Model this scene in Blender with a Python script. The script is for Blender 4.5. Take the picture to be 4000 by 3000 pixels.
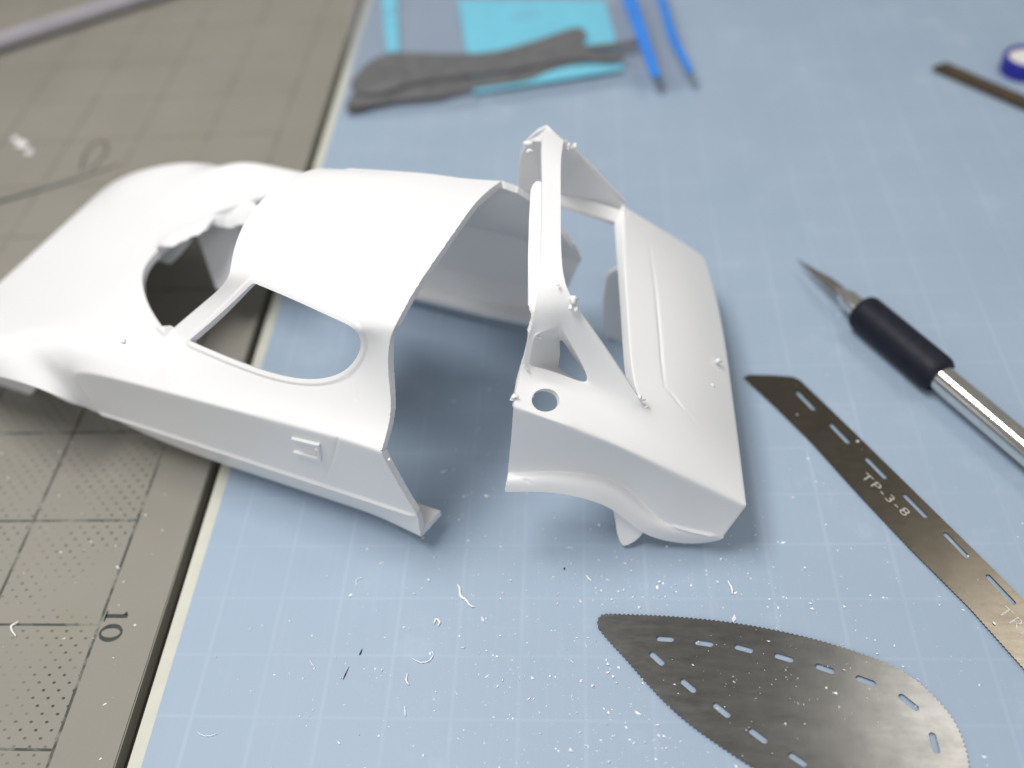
import bpy, bmesh, math, random
import numpy as np
from mathutils import Vector, Matrix
from mathutils.kdtree import KDTree

# ------------------------------------------------------------------ clear
for o in list(bpy.data.objects):
    bpy.data.objects.remove(o, do_unlink=True)
scene = bpy.context.scene
COL = scene.collection
S = 0.01                       # all tables below are in centimetres
random.seed(7)
rng = np.random.default_rng(7)

# ------------------------------------------------------------------ camera
CAM_X, CAM_Y, CAM_Z = [0.996235, 0.042175, -0.07574], [0.01852, 0.749973, 0.661209], [0.084689, -0.660123, 0.746368]
cam_data = bpy.data.cameras.new("camera")
cam = bpy.data.objects.new("camera", cam_data)
COL.objects.link(cam)
m = Matrix.Identity(4)
for i in range(3):
    m[i][0], m[i][1], m[i][2] = CAM_X[i], CAM_Y[i], CAM_Z[i]
m.translation = Vector((0, 0, 13.93 * S))
cam.matrix_world = m
cam_data.sensor_width = 36
cam_data.lens = 32.4
cam_data.clip_start = 0.005
cam_data.clip_end = 20
cam_data.dof.use_dof = True
cam_data.dof.focus_distance = 14.6 * S
cam_data.dof.aperture_fstop = 8.0
cam_data.dof.aperture_blades = 7
scene.camera = cam

# ------------------------------------------------------------------ room light, desk lamp and added lights
world = bpy.data.worlds.new("World")
scene.world = world
world.use_nodes = True
bg = world.node_tree.nodes["Background"]
bg.inputs[0].default_value = (0.80, 0.78, 0.74, 1)
bg.inputs[1].default_value = 0.34

def area_lamp(name, loc, target, sx, sy, power, col):
    d = bpy.data.lights.new(name, 'AREA')
    d.shape = 'RECTANGLE'
    d.size, d.size_y = sx, sy
    d.energy = power
    d.color = col
    o = bpy.data.objects.new(name, d)
    COL.objects.link(o)
    o.location = loc
    o.rotation_euler = (Vector(target) - Vector(loc)).to_track_quat('-Z', 'Y').to_euler()
    return o
area_lamp("desk_lamp_light", (-0.15, 0.13, 0.46), (-0.01, 0.11, 0.0), 0.26, 0.14, 2.0, (1.0, 0.985, 0.96))
area_lamp("blade_reflection_light", (0.42, 0.34, 0.75), (0.05, 0.08, 0.0), 0.26, 0.24, 1.0, (1.0, 0.96, 0.90))  # added lamp out of view, gives the saw blades a graded reflection
area_lamp("side_fill_light", (-0.15, -0.75, 0.55), (-0.02, 0.10, 0.0), 1.0, 0.7, 2.8, (0.97, 0.985, 1.0))  # added soft fill behind the camera, brightens the near side panels

scene.view_settings.view_transform = 'Standard'
scene.view_settings.look = 'None'
scene.view_settings.exposure = 0.0
scene.view_settings.gamma = 1.0
scene.cycles.use_denoising = True
scene.cycles.max_bounces = 10
scene.cycles.transparent_max_bounces = 12

# ------------------------------------------------------------------ tables, centimetres
FRONT_VC = [[181,0.9],[180,0.6],[66,0.9],[55,0.85],[65,0.85],[45,0.9],[44,0.9],[46,0.8],[48,0.5],[62,0.3],[193,0.9],[182,0.85],[192,0.85],[172,0.9],[171,0.9],[173,0.8],[175,0.5],[189,0.3]]
FRONT_BASE = [-5.431,12.6,0.0]
FRONT_V = [[-3.639,-1.309,0.82],[-3.826,-1.666,0.86],[-3.987,-1.687,1.0],[-3.945,-1.743,1.72],[-3.937,-1.791,2.35],[-2.919,-1.524,0.5],[-3.069,-1.927,0.52],[-3.004,-2.037,1.0],[-2.993,-2.009,1.7],[-3.013,-2.062,2.388],[-2.876,-1.697,2.655],[-1.777,-1.898,0.33],[-1.924,-2.291,0.28],[-1.973,-2.422,1.0],[-1.963,-2.394,1.7],[-1.977,-2.433,2.43],[-1.845,-2.079,2.672],[-0.794,-2.266,0.33],[-0.941,-2.659,0.28],[-0.99,-2.79,1.0],[-0.979,-2.762,1.7],[-0.989,-2.787,2.469],[-0.86,-2.444,2.688],[0.19,-2.633,0.33],[0.043,-3.027,0.28],[-0.006,-3.158,1.0],[0.004,-3.13,1.7],[-0.0,-3.142,2.509],[0.124,-2.809,2.704],[1.033,-2.948,0.33],[0.886,-3.342,0.28],[0.837,-3.473,1.0],[0.847,-3.445,1.7],[0.847,-3.445,2.543],[0.968,-3.121,2.717],[1.735,-3.211,0.33],[1.588,-3.604,0.28],[1.539,-3.736,1.0],[1.55,-3.708,1.7],[1.553,-3.698,2.572],[1.672,-3.382,2.729],[-3.856,-1.462,2.86],[-3.587,-0.741,2.55],[-2.737,-1.325,2.74],[2.778,-3.68,0.4],[2.463,-4.139,0.4],[2.497,-4.103,1.0],[2.297,-4.001,1.7],[2.143,-3.963,2.6],[2.228,-3.677,2.74],[2.334,-3.413,3.05],[2.298,-3.115,3.5],[2.373,-3.007,3.96],[2.456,-2.951,4.2],[2.558,-2.895,4.38],[-1.452,-1.758,2.95],[-0.596,-2.206,2.95],[0.21,-2.569,2.93],[0.93,-2.77,2.97],[1.515,-2.817,3.18],[1.851,-2.759,3.6],[1.936,-2.737,3.92],[1.881,-2.77,4.18],[1.362,-2.491,4.22],[0.757,-2.117,4.22],[0.039,-1.701,4.2],[-2.025,-1.386,2.78],[-1.22,-1.331,3.4],[-0.428,-1.557,4.12],[-0.721,-1.678,3.5],[-2.707,-0.561,2.6],[-3.314,0.549,2.47],[-0.412,-1.346,4.3],[-0.414,-0.661,4.42],[-4.058,-1.73,1.13],[-4.035,-1.762,1.752],[-4.012,-1.793,2.375],[-4.207,-2.019,1.86],[-5.33,-1.713,2.18],[-3.26,1.219,2.42],[-0.234,0.088,4.46],[0.095,-1.551,4.37],[0.148,-1.123,4.53],[0.405,-0.151,4.6],[0.813,-1.967,4.39],[0.962,-1.427,4.58],[1.265,-0.473,4.65],[1.418,-2.341,4.39],[1.615,-1.671,4.58],[1.918,-0.717,4.65],[1.937,-2.62,4.35],[2.162,-1.876,4.58],[2.466,-0.922,4.65],[2.839,-2.257,4.58],[3.297,-1.233,4.66],[-4.491,-1.686,2.17],[-4.755,-1.297,2.42],[-4.622,-0.941,2.58],[-4.36,-0.238,2.42],[-4.062,0.558,2.29],[-3.747,1.401,2.26],[-5.534,-1.39,2.31],[-5.716,-1.012,2.38],[-5.559,-0.591,2.2],[-5.296,0.112,2.14],[-4.999,0.908,2.04],[-4.683,1.751,2.02],[-7.133,-0.803,1.2],[-7.122,-0.775,1.6],[-7.063,-0.616,1.85],[-6.87,-0.1,1.95],[-6.608,0.602,1.72],[-6.31,1.398,1.65],[-5.995,2.241,1.62],[-7.566,-0.534,0.5],[-7.93,-0.366,0.9],[-8.076,-0.183,1.2],[-7.901,0.285,1.3],[-7.638,0.987,1.3],[-7.34,1.784,1.3],[-7.025,2.627,1.3],[-7.982,-0.218,0.55],[-8.228,-0.02,0.6],[-8.088,0.355,0.6],[-7.825,1.057,0.6],[-7.528,1.854,0.6],[-7.212,2.697,0.6],[-1.888,3.375,0.82],[-1.794,3.767,0.86],[-1.902,3.889,1.0],[-1.834,3.904,1.72],[-1.894,4.071,2.5],[-1.203,3.065,0.5],[-1.052,3.468,0.52],[-0.93,3.508,1.0],[-0.941,3.48,1.7],[-0.958,3.721,2.45],[-1.111,3.597,2.86],[-0.096,2.598,0.33],[0.051,2.992,0.28],[0.1,3.123,1.0],[0.089,3.095,1.7],[0.149,3.254,2.45],[0.003,3.148,2.9],[0.887,2.231,0.33],[1.034,2.624,0.28],[1.083,2.755,1.0],[1.073,2.727,1.7],[1.082,2.752,2.469],[1.027,2.605,2.85],[1.871,1.863,0.33],[2.018,2.256,0.28],[2.067,2.387,1.0],[2.056,2.359,1.7],[2.061,2.371,2.509],[1.936,2.038,2.704],[2.714,1.548,0.33],[2.861,1.941,0.28],[2.91,2.072,1.0],[2.899,2.044,1.7],[2.9,2.044,2.543],[2.778,1.72,2.717],[3.416,1.285,0.33],[3.563,1.678,0.28],[3.612,1.809,1.0],[3.602,1.781,1.7],[3.599,1.772,2.572],[3.48,1.456,2.729],[-2.082,3.853,2.98],[-2.221,2.912,2.55],[-1.197,2.796,2.74],[4.652,0.877,0.38],[4.827,1.345,0.42],[5.002,1.301,1.1],[5.153,1.191,1.65],[5.314,1.077,2.1],[5.178,1.0,2.6],[4.938,0.929,3.0],[4.66,0.927,3.5],[4.44,0.796,3.85],[4.219,0.718,4.12],[3.96,0.655,4.3],[0.058,2.279,2.95],[0.997,2.056,2.95],[1.844,1.801,2.93],[2.519,1.481,2.97],[2.992,1.132,3.18],[3.207,0.868,3.6],[3.256,0.795,3.92],[3.237,0.856,4.18],[2.662,0.987,4.22],[1.96,1.101,4.22],[1.145,1.258,4.2],[-0.722,2.542,2.86],[-0.047,1.805,3.4],[0.698,1.456,4.12],[0.557,1.74,3.5],[-1.936,2.417,2.66],[-2.832,1.812,2.5],[0.572,1.286,4.3],[0.121,0.77,4.42],[-1.928,3.968,1.13],[-1.89,3.977,1.752],[-1.851,3.985,2.375],[-1.85,4.284,1.86],[-2.899,4.789,2.18],[1.089,1.109,4.37],[0.848,0.75,4.53],[1.904,0.951,4.39],[1.662,0.446,4.58],[2.606,0.837,4.39],[2.315,0.202,4.58],[3.181,0.706,4.35],[2.863,-0.003,4.58],[3.624,-0.159,4.58],[-2.284,4.219,2.17],[-2.738,4.098,2.42],[-3.07,3.924,2.56],[-3.134,3.04,2.42],[-3.432,2.244,2.29],[-3.264,4.68,2.31],[-3.65,4.514,2.38],[-3.808,4.093,2.2],[-4.07,3.39,2.14],[-4.368,2.594,2.04],[-4.857,5.286,1.2],[-4.867,5.257,1.6],[-4.927,5.098,1.85],[-5.119,4.583,1.95],[-5.382,3.881,1.72],[-5.68,3.084,1.65],[-5.36,5.367,0.5],[-5.745,5.479,0.9],[-5.776,5.683,1.25],[-6.079,5.156,1.3],[-6.412,4.266,1.3],[-6.71,3.47,1.3],[-5.881,5.402,0.55],[-6.197,5.413,0.6],[-6.337,5.038,0.6],[-6.6,4.336,0.6],[-6.897,3.54,0.6]]
FRONT_F = [[0,5,6,1],[1,6,7,2],[2,7,8,3],[3,8,9,4],[4,9,10,41],[5,11,12,6],[6,12,13,7],[7,13,14,8],[8,14,15,9],[9,15,16,10],[11,17,18,12],[12,18,19,13],[13,19,20,14],[14,20,21,15],[15,21,22,16],[17,23,24,18],[18,24,25,19],[19,25,26,20],[20,26,27,21],[21,27,28,22],[23,29,30,24],[24,30,31,25],[25,31,32,26],[26,32,33,27],[27,33,34,28],[29,35,36,30],[30,36,37,31],[31,37,38,32],[32,38,39,33],[33,39,40,34],[35,44,45,36],[36,45,46,37],[37,46,47,38],[38,47,48,39],[39,48,49,40],[41,10,43,42],[10,16,55,43],[16,22,56,55],[22,28,57,56],[28,34,58,57],[34,40,59,58],[40,49,50,59],[59,50,51,60],[60,51,52,61],[61,52,53,62],[55,69,67,66],[69,65,68,67],[68,65,81,72],[72,81,82,73],[73,82,83,80],[55,66,70,43],[43,70,71,42],[2,3,75,74],[3,4,76,75],[74,75,95,77],[75,76,96,95],[4,41,97,96,76],[41,42,98,97],[42,71,99,98],[71,79,100,99],[65,64,84,81],[81,84,85,82],[82,85,86,83],[64,63,87,84],[84,87,88,85],[85,88,89,86],[63,62,90,87],[87,90,91,88],[88,91,92,89],[62,53,54,90],[90,54,93,91],[91,93,94,92],[77,78,101,95],[95,101,102,96],[96,102,103,97],[97,103,104,98],[98,104,105,99],[99,105,106,100],[78,107,108,101],[101,108,109,102],[102,109,110,103],[103,110,111,104],[104,111,112,105],[105,112,113,106],[107,114,115,108],[108,115,116,109],[109,116,117,110],[110,117,118,111],[111,118,119,112],[112,119,120,113],[115,121,122,116],[116,122,123,117],[117,123,124,118],[118,124,125,119],[119,125,126,120],[128,133,132,127],[129,134,133,128],[130,135,134,129],[131,136,135,130],[168,137,136,131],[133,139,138,132],[134,140,139,133],[135,141,140,134],[136,142,141,135],[137,143,142,136],[139,145,144,138],[140,146,145,139],[141,147,146,140],[142,148,147,141],[143,149,148,142],[145,151,150,144],[146,152,151,145],[147,153,152,146],[148,154,153,147],[149,155,154,148],[151,157,156,150],[152,158,157,151],[153,159,158,152],[154,160,159,153],[155,161,160,154],[157,163,162,156],[158,164,163,157],[159,165,164,158],[160,166,165,159],[161,167,166,160],[163,172,171,162],[164,173,172,163],[165,174,173,164],[166,175,174,165],[167,176,175,166],[169,170,137,168],[170,182,143,137],[182,183,149,143],[183,184,155,149],[184,185,161,155],[185,186,167,161],[186,177,176,167],[187,178,177,186],[188,179,178,187],[189,180,179,188],[193,194,196,182],[194,195,192,196],[199,206,192,195],[200,207,206,199],[80,83,207,200],[170,197,193,182],[169,198,197,170],[201,202,130,129],[202,203,131,130],[204,215,202,201],[215,216,203,202],[203,216,217,168,131],[217,218,169,168],[218,219,198,169],[219,100,79,198],[206,208,191,192],[207,209,208,206],[83,86,209,207],[208,210,190,191],[209,211,210,208],[86,89,211,209],[210,212,189,190],[211,213,212,210],[89,92,213,211],[212,181,180,189],[213,214,181,212],[92,94,214,213],[215,220,205,204],[216,221,220,215],[217,222,221,216],[218,223,222,217],[219,224,223,218],[100,106,224,219],[220,226,225,205],[221,227,226,220],[222,228,227,221],[223,229,228,222],[224,230,229,223],[106,113,230,224],[226,232,231,225],[227,233,232,226],[228,234,233,227],[229,235,234,228],[230,236,235,229],[113,120,236,230],[233,238,237,232],[234,239,238,233],[235,240,239,234],[236,241,240,235],[120,126,241,236]]
FRONT_C = [[2,7,0.85],[4,9,0.7],[1,6,0.7],[7,13,0.85],[9,15,0.7],[6,12,0.7],[13,19,0.85],[15,21,0.7],[12,18,0.7],[19,25,0.85],[21,27,0.7],[18,24,0.7],[25,31,0.85],[27,33,0.5],[24,30,0.7],[31,37,0.85],[33,39,0.5],[30,36,0.7],[37,46,0.85],[39,48,0.5],[36,45,0.7],[2,3,1.0],[3,4,1.0],[55,66,0.6],[116,117,0.5],[117,118,0.5],[118,119,0.5],[119,120,0.5],[129,134,0.85],[131,136,0.7],[128,133,0.7],[134,140,0.85],[136,142,0.7],[133,139,0.7],[140,146,0.85],[142,148,0.7],[139,145,0.7],[146,152,0.85],[148,154,0.7],[145,151,0.7],[152,158,0.85],[154,160,0.5],[151,157,0.7],[158,164,0.85],[160,166,0.5],[157,163,0.7],[164,173,0.85],[166,175,0.5],[163,172,0.7],[129,130,1.0],[130,131,1.0],[182,193,0.6],[233,234,0.5],[234,235,0.5],[235,236,0.5],[236,120,0.5],[208,210,0.55],[210,212,0.55],[212,181,0.55]]
REAR_VC = [[79,0.9],[83,0.9],[43,0.9],[53,0.8],[71,0.7],[77,0.7],[65,0.5],[105,0.9],[104,0.9],[109,0.8],[110,0.9],[0,0.9],[28,0.7],[81,0.5],[88,0.8],[20,0.5],[34,0.6]]
REAR_BASE = [0.9,11.6,0.0]
REAR_V = [[-2.331,-2.929,1.44],[-1.625,-2.934,1.48],[-0.981,-2.975,1.31],[-0.498,-2.978,0.97],[-0.074,-3.136,0.38],[0.728,-3.116,0.08],[1.143,-3.146,0.24],[-2.283,-2.86,1.71],[-1.614,-2.849,1.74],[-0.934,-2.844,1.58],[-0.338,-2.868,1.27],[0.092,-3.115,0.68],[0.69,-3.163,0.4],[1.213,-3.223,0.42],[-2.274,-2.694,1.65],[-1.621,-2.658,1.66],[-0.911,-2.617,1.52],[-0.298,-2.645,1.2],[0.131,-2.971,0.66],[0.674,-3.119,0.57],[1.272,-3.228,0.5],[-2.164,-2.637,2.45],[-1.329,-2.639,2.25],[-0.721,-2.638,2.02],[-0.21,-2.741,1.75],[0.328,-2.955,1.35],[0.85,-3.065,1.1],[1.429,-3.154,0.85],[-2.065,-2.647,3.28],[-1.093,-2.76,2.84],[-0.606,-2.83,2.6],[-0.151,-2.9,2.33],[0.352,-2.972,2.03],[0.91,-3.031,1.68],[1.588,-3.112,1.25],[-2.012,-2.184,3.4],[-1.077,-2.046,3.05],[-0.574,-2.402,2.7],[-0.054,-2.466,2.48],[0.432,-2.525,2.25],[0.976,-2.573,1.9],[1.564,-2.586,1.42],[-1.93,-1.984,3.5],[-1.84,-1.984,3.48],[-1.399,-1.916,3.25],[-0.838,-2.055,2.98],[-0.082,-2.212,2.76],[0.451,-2.064,2.52],[1.004,-1.955,2.05],[1.576,-1.866,1.45],[-0.229,-1.732,2.78],[-0.234,-0.475,2.8],[-0.255,1.022,2.8],[-0.198,2.799,2.83],[0.327,-1.213,2.5],[0.334,-0.224,2.53],[0.333,1.197,2.5],[0.39,2.838,2.32],[0.975,-1.025,2.08],[0.989,0.12,2.1],[0.978,1.445,2.03],[0.944,2.98,1.78],[1.585,-0.865,1.48],[1.605,0.286,1.48],[1.586,1.616,1.42],[1.479,3.0,1.27],[-1.688,-1.73,4.45],[-1.611,-1.193,4.7],[-1.615,-0.079,4.78],[-1.62,0.989,4.78],[-1.683,2.135,4.7],[-1.628,2.975,4.5],[-1.159,-1.537,4.42],[-1.305,-1.247,4.66],[-1.319,-0.02,4.72],[-1.327,1.053,4.72],[-1.335,1.79,4.66],[-1.292,2.529,4.48],[-0.62,-1.798,3.55],[-1.332,-1.713,4.04],[-1.081,-1.83,3.5],[-1.789,-1.887,4.1],[-1.87,-1.925,3.78],[-1.714,-1.894,4.06],[-1.786,-1.926,3.75],[-0.345,-1.642,2.62],[-0.347,-0.311,2.64],[-0.366,1.209,2.64],[-0.389,2.608,2.68],[-0.208,-2.07,2.62],[-0.751,2.746,3.62],[-1.381,2.619,3.3],[-0.816,2.626,3.05],[-0.28,2.686,2.78],[-1.783,-2.574,3.185],[-1.638,-2.624,3.109],[-1.464,-2.551,3.059],[-1.363,-2.395,3.064],[-1.396,-2.248,3.122],[-1.543,-2.198,3.199],[-1.718,-2.274,3.249],[-1.816,-2.43,3.243],[-1.585,-2.063,3.24],[-1.582,-2.705,3.07],[-1.371,-1.444,3.457],[-1.333,-1.383,3.399],[-1.067,-1.5,2.948],[-0.835,-1.725,2.677],[-1.173,-1.586,2.705],[-1.415,-1.534,2.928],[-1.377,-1.476,3.173],[1.524,-2.586,0.85],[1.214,-2.586,0.42],[1.536,-1.866,0.85],[1.226,-1.866,0.42],[1.545,-0.865,0.85],[1.235,-0.865,0.42],[1.565,0.286,0.85],[1.255,0.286,0.42],[1.546,1.616,0.85],[1.236,1.616,0.42],[1.439,3.0,0.85],[1.129,3.0,0.42],[-0.198,3.149,1.93],[-0.198,3.199,0.3],[0.39,3.188,1.42],[0.39,3.238,0.3],[0.944,3.33,0.88],[0.944,3.38,0.3],[1.419,3.2,0.85],[1.129,3.2,0.42]]
REAR_F = [[0,1,8,7],[7,8,15,14],[14,15,22,21],[1,2,9,8],[8,9,16,15],[15,16,23,22],[22,23,30,29],[29,30,37,36],[2,3,10,9],[9,10,17,16],[16,17,24,23],[23,24,31,30],[30,31,38,37],[3,4,11,10],[10,11,18,17],[17,18,25,24],[24,25,32,31],[31,32,39,38],[4,5,12,11],[11,12,19,18],[18,19,26,25],[25,26,33,32],[32,33,40,39],[5,6,13,12],[12,13,20,19],[19,20,27,26],[26,27,34,33],[33,34,41,40],[28,103,95,94],[103,29,96,95],[29,36,98,97,96],[36,102,99,98],[102,35,100,99],[35,28,94,101,100],[21,22,29,103,28],[35,102,36,44,43,42],[36,37,45,44],[37,38,46,45],[38,39,47,46],[39,40,48,47],[40,41,49,48],[46,47,54,50],[47,48,58,54],[48,49,62,58],[50,54,55,51],[54,58,59,55],[58,62,63,59],[51,55,56,52],[55,59,60,56],[59,63,64,60],[52,56,57,53],[56,60,61,57],[60,64,65,61],[66,72,73,67],[67,73,74,68],[68,74,75,69],[69,75,76,70],[70,76,77,71],[79,80,78,72],[80,45,46,78],[81,83,79,66],[66,79,72],[82,84,83,81],[42,43,84,82],[46,50,85,89],[50,51,86,85],[51,52,87,86],[52,53,88,87],[83,79,105,104],[79,80,106,105],[80,45,107,106],[45,44,108,107],[44,43,109,108],[43,84,110,109],[84,83,104,110],[34,41,111,27],[27,111,112,20],[41,49,113,111],[111,113,114,112],[49,62,115,113],[113,115,116,114],[62,63,117,115],[115,117,118,116],[63,64,119,117],[117,119,120,118],[64,65,121,119],[119,121,122,120],[53,57,125,123],[123,125,126,124],[57,61,127,125],[125,127,128,126],[61,65,129,127],[127,129,130,128],[65,129,121],[121,129,130,122]]
REAR_C = [[14,15,0.85],[29,30,0.45],[15,16,0.85],[30,31,0.45],[16,17,0.85],[31,32,0.45],[17,18,0.85],[32,33,0.45],[18,19,0.85],[33,34,0.45],[19,20,0.85],[34,41,0.8],[41,49,0.8],[49,62,0.8],[62,63,0.8],[63,64,0.8],[64,65,0.7],[34,27,0.85],[27,20,0.85],[53,57,0.5],[57,61,0.5],[61,65,0.5],[83,79,0.9],[79,80,0.9],[80,45,0.9],[45,44,0.9],[44,43,0.9],[43,84,0.9],[84,83,0.9],[28,103,0.45],[103,29,0.45],[4,18,0.8],[46,50,0.7],[50,51,0.7],[51,52,0.7],[52,53,0.7]]
TONGUE = [[-0.542,-2.809,0.772],[-0.518,-2.93,0.525],[-0.485,-3.044,0.286],[-0.398,-3.135,0.093],[-0.258,-3.119,0.125],[-0.119,-3.071,0.227],[-0.024,-2.996,0.383],[-0.103,-2.919,0.543],[-0.318,-2.82,0.747]]
VISOR = [[-1.808,-1.612,4.42],[-1.829,-0.659,4.55],[-1.839,0.249,4.58],[-1.838,1.055,4.56],[-1.784,1.258,4.56],[-1.67,1.266,4.58],[-1.59,1.119,4.58],[-1.572,0.209,4.6],[-1.556,-0.706,4.58],[-1.567,-1.621,4.42],[-1.645,-1.761,4.32],[-1.749,-1.719,4.32]]
FAR_FLAP = [[-2.203,2.75,3.239],[-2.149,2.7,3.842],[-2.087,2.65,4.154],[-1.935,2.6,4.463],[-1.734,2.7,4.578],[-1.599,2.85,4.564],[-1.307,2.65,4.335],[-1.368,2.7,3.257]]
FAR_INNER = [[-1.407,2.4,4.076],[-1.37,2.42,4.333],[-1.283,2.5,4.477],[-1.036,2.58,4.12],[-0.752,2.66,3.705],[-0.475,2.74,3.276],[-0.168,2.8,2.822],[-0.257,2.76,2.697],[-0.816,2.68,2.978],[-1.439,2.6,3.293]]
LEDGE = [[-1.439,2.686,3.3],[-0.816,2.665,3.05],[-0.038,2.614,2.74],[-0.193,2.363,2.7],[-0.395,2.426,2.72],[-0.869,2.402,2.93],[-1.443,2.445,3.15]]
FAR_ARCH = [[-0.471,1.85,1.937],[-0.585,1.85,1.485],[-0.616,1.85,0.999],[-0.596,1.85,0.267],[-0.384,1.85,0.032],[-0.17,1.85,-0.091],[0.149,1.85,-0.101],[0.093,1.85,1.915]]
CUT_SHOULDER = [[-2.238,2.8,3.179],[-1.957,2.8,3.208],[-1.788,2.7,3.126],[-1.986,2.7,3.087],[-2.134,2.75,3.103]]
GROOVES_F = [[[1.447,-3.669,2.748],[1.309,-3.617,2.353],[1.153,-3.559,1.933],[0.926,-3.474,1.387],[0.666,-3.377,0.811],[0.499,-3.314,0.509]],[[1.849,-2.721,3.5],[1.76,-2.886,3.2],[1.697,-3.155,2.95]]]
GROOVES_R = [[[0.282,2.106,2.5],[0.306,0.763,2.52],[0.303,-0.582,2.52],[0.287,-1.635,2.5]],[[0.287,-1.635,2.5],[0.631,-1.979,2.35],[1.08,-2.302,1.95]],[[0.282,2.106,2.5],[0.808,2.32,1.98],[1.376,2.388,1.4]],[[-2.108,-2.85,1.814],[-1.874,-2.85,1.56],[-1.675,-2.85,1.353]]]
HANDLE = [[[0.488,-3.321,2.221],[1.009,-3.516,2.275],[0.998,-3.512,2.195],[0.477,-3.317,2.147]],[[0.409,-3.292,1.821],[0.935,-3.488,1.871],[0.921,-3.483,1.779],[0.392,-3.285,1.727]],[[0.946,-3.493,2.28],[1.009,-3.516,2.275],[0.921,-3.483,1.779],[0.854,-3.458,1.775]],[[0.685,-3.395,2.188],[0.911,-3.479,2.216],[0.855,-3.459,1.89],[0.619,-3.37,1.856]]]
BEAD_F = [[[-3.987,-1.687,1.0],[-3.004,-2.037,1.0],[-1.973,-2.422,1.0],[-0.99,-2.79,1.0],[-0.006,-3.158,1.0],[0.837,-3.473,1.0],[1.539,-3.736,1.0],[2.497,-4.103,1.0]],[[-1.902,3.889,1.0],[-0.93,3.508,1.0],[0.1,3.123,1.0],[1.083,2.755,1.0],[2.067,2.387,1.0],[2.91,2.072,1.0],[3.612,1.809,1.0],[5.002,1.301,1.1]]]
BEAD_R = [[[0.375,-3.038,0.62],[0.674,-3.119,0.57],[1.182,-3.212,0.51]]]
FLASH_TOP = [[-3.291,1.497,2.4],[-3.16,1.715,2.44],[-2.864,1.863,2.48],[-2.563,1.994,2.52],[-2.273,2.181,2.57],[-2.033,2.364,2.62],[-1.801,2.46,2.66],[-1.457,2.37,2.74],[-1.104,1.939,2.84]]
FLASH_BOT = [[-2.956,0.966,2.769],[-2.915,1.218,2.58],[-2.703,1.397,2.554],[-2.508,1.568,2.522],[-2.31,1.789,2.53],[-2.208,2.024,2.442],[-1.984,2.123,2.326],[-1.659,2.04,2.432],[-1.137,1.546,2.808]]
INNER_WING = [[[-2.895,2.493,1.877],[-2.46,2.659,2.05],[-2.117,2.672,2.079],[-1.953,2.505,1.932],[-2.012,1.711,1.197],[-2.272,1.561,1.05],[-2.487,1.602,1.079],[-2.631,1.897,1.344],[-2.762,2.205,1.62]],[[-3.716,1.815,1.802],[-3.399,1.919,1.959],[-2.839,2.033,2.15],[-2.792,1.984,2.086],[-3.077,1.824,1.853],[-3.301,1.718,1.7]]]
INNER_ARCH_F = [[-7.286,0.002,0.482],[-6.399,-0.33,0.616],[-5.84,-0.539,0.565],[-6.255,-0.384,0.092],[-6.705,-0.215,-0.243],[-7.231,-0.019,-0.545],[-8.116,0.312,-0.823]]
HANDLE_DOT = [0.926,-3.496,2.12]
BURR_R = [[[-1.117,-1.539,4.42],0.07],[[-1.085,-1.597,4.3],0.05],[[-1.176,-1.628,4.36],0.045],[[-1.167,2.402,4.4],0.05],[[-1.1,2.534,4.35],0.05],[[-1.202,2.409,4.45],0.04],[[-1.934,2.523,4.45],0.07],[[-1.895,2.358,4.4],0.05],[[-0.139,-2.171,2.9],0.035],[[-0.082,-2.172,2.85],0.03],[[1.364,-0.42,1.8],0.05],[[1.183,-1.03,1.85],0.035],[[-2.043,-2.493,3.35],0.05],[[-2.073,-2.511,3.3],0.04],[[-1.359,-1.404,4.62],0.03]]
BURR_F = [[[-4.064,-1.641,1.038],0.035],[[2.256,-4.004,2.472],0.03],[[-2.215,-2.332,3.55],0.04]]
SAW_STRAIGHT = [[3.033,12.342,0.0],[3.141,12.407,0.0],[3.562,12.383,0.0],[3.976,12.331,-0.0],[4.096,12.247,0.0],[4.393,11.751,0.0],[4.854,10.962,-0.0],[5.879,9.17,0.0],[6.374,8.306,0.0],[6.684,7.758,0.0],[6.971,7.237,0.0],[7.325,6.582,0.0],[6.923,5.417,0.0],[6.488,6.309,0.0],[5.956,7.35,0.0],[5.293,8.447,0.0],[4.698,9.512,0.0],[4.054,10.734,-0.0],[3.544,11.57,0.0],[3.242,12.034,0.0]]
SAW_CURVED = [[0.068,6.989,0.0],[0.061,7.088,0.0],[0.105,7.171,0.0],[0.206,7.199,0.0],[0.531,7.19,0.0],[0.987,7.174,0.0],[1.561,7.13,0.0],[2.207,7.051,0.0],[2.837,6.93,0.0],[3.45,6.771,0.0],[4.003,6.581,0.0],[4.465,6.383,0.0],[4.793,6.152,0.0],[5.052,5.835,0.0],[5.212,5.527,0.0],[5.272,5.209,0.0],[5.255,4.845,0.0],[5.131,4.493,-0.0],[4.885,4.217,0.0],[4.431,4.041,0.0],[3.75,4.06,0.0],[3.109,4.352,0.0],[2.648,4.588,0.0],[2.211,4.832,0.0],[1.766,5.14,0.0],[1.379,5.44,0.0],[1.057,5.751,0.0],[0.764,6.095,0.0],[0.501,6.429,0.0],[0.286,6.688,0.0],[0.148,6.864,0.0]]
SLOTS_STRAIGHT = [[[3.99,11.95,-0.0],[4.249,11.472,-0.0]],[[4.476,11.141,0.0],[4.735,10.663,0.0]],[[4.959,10.341,0.0],[5.225,9.86,0.0]],[[5.442,9.532,0.0],[5.721,9.035,0.0]],[[5.926,8.741,0.0],[6.192,8.243,0.0]],[[6.39,7.931,0.0],[6.675,7.388,0.0]]]
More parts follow.
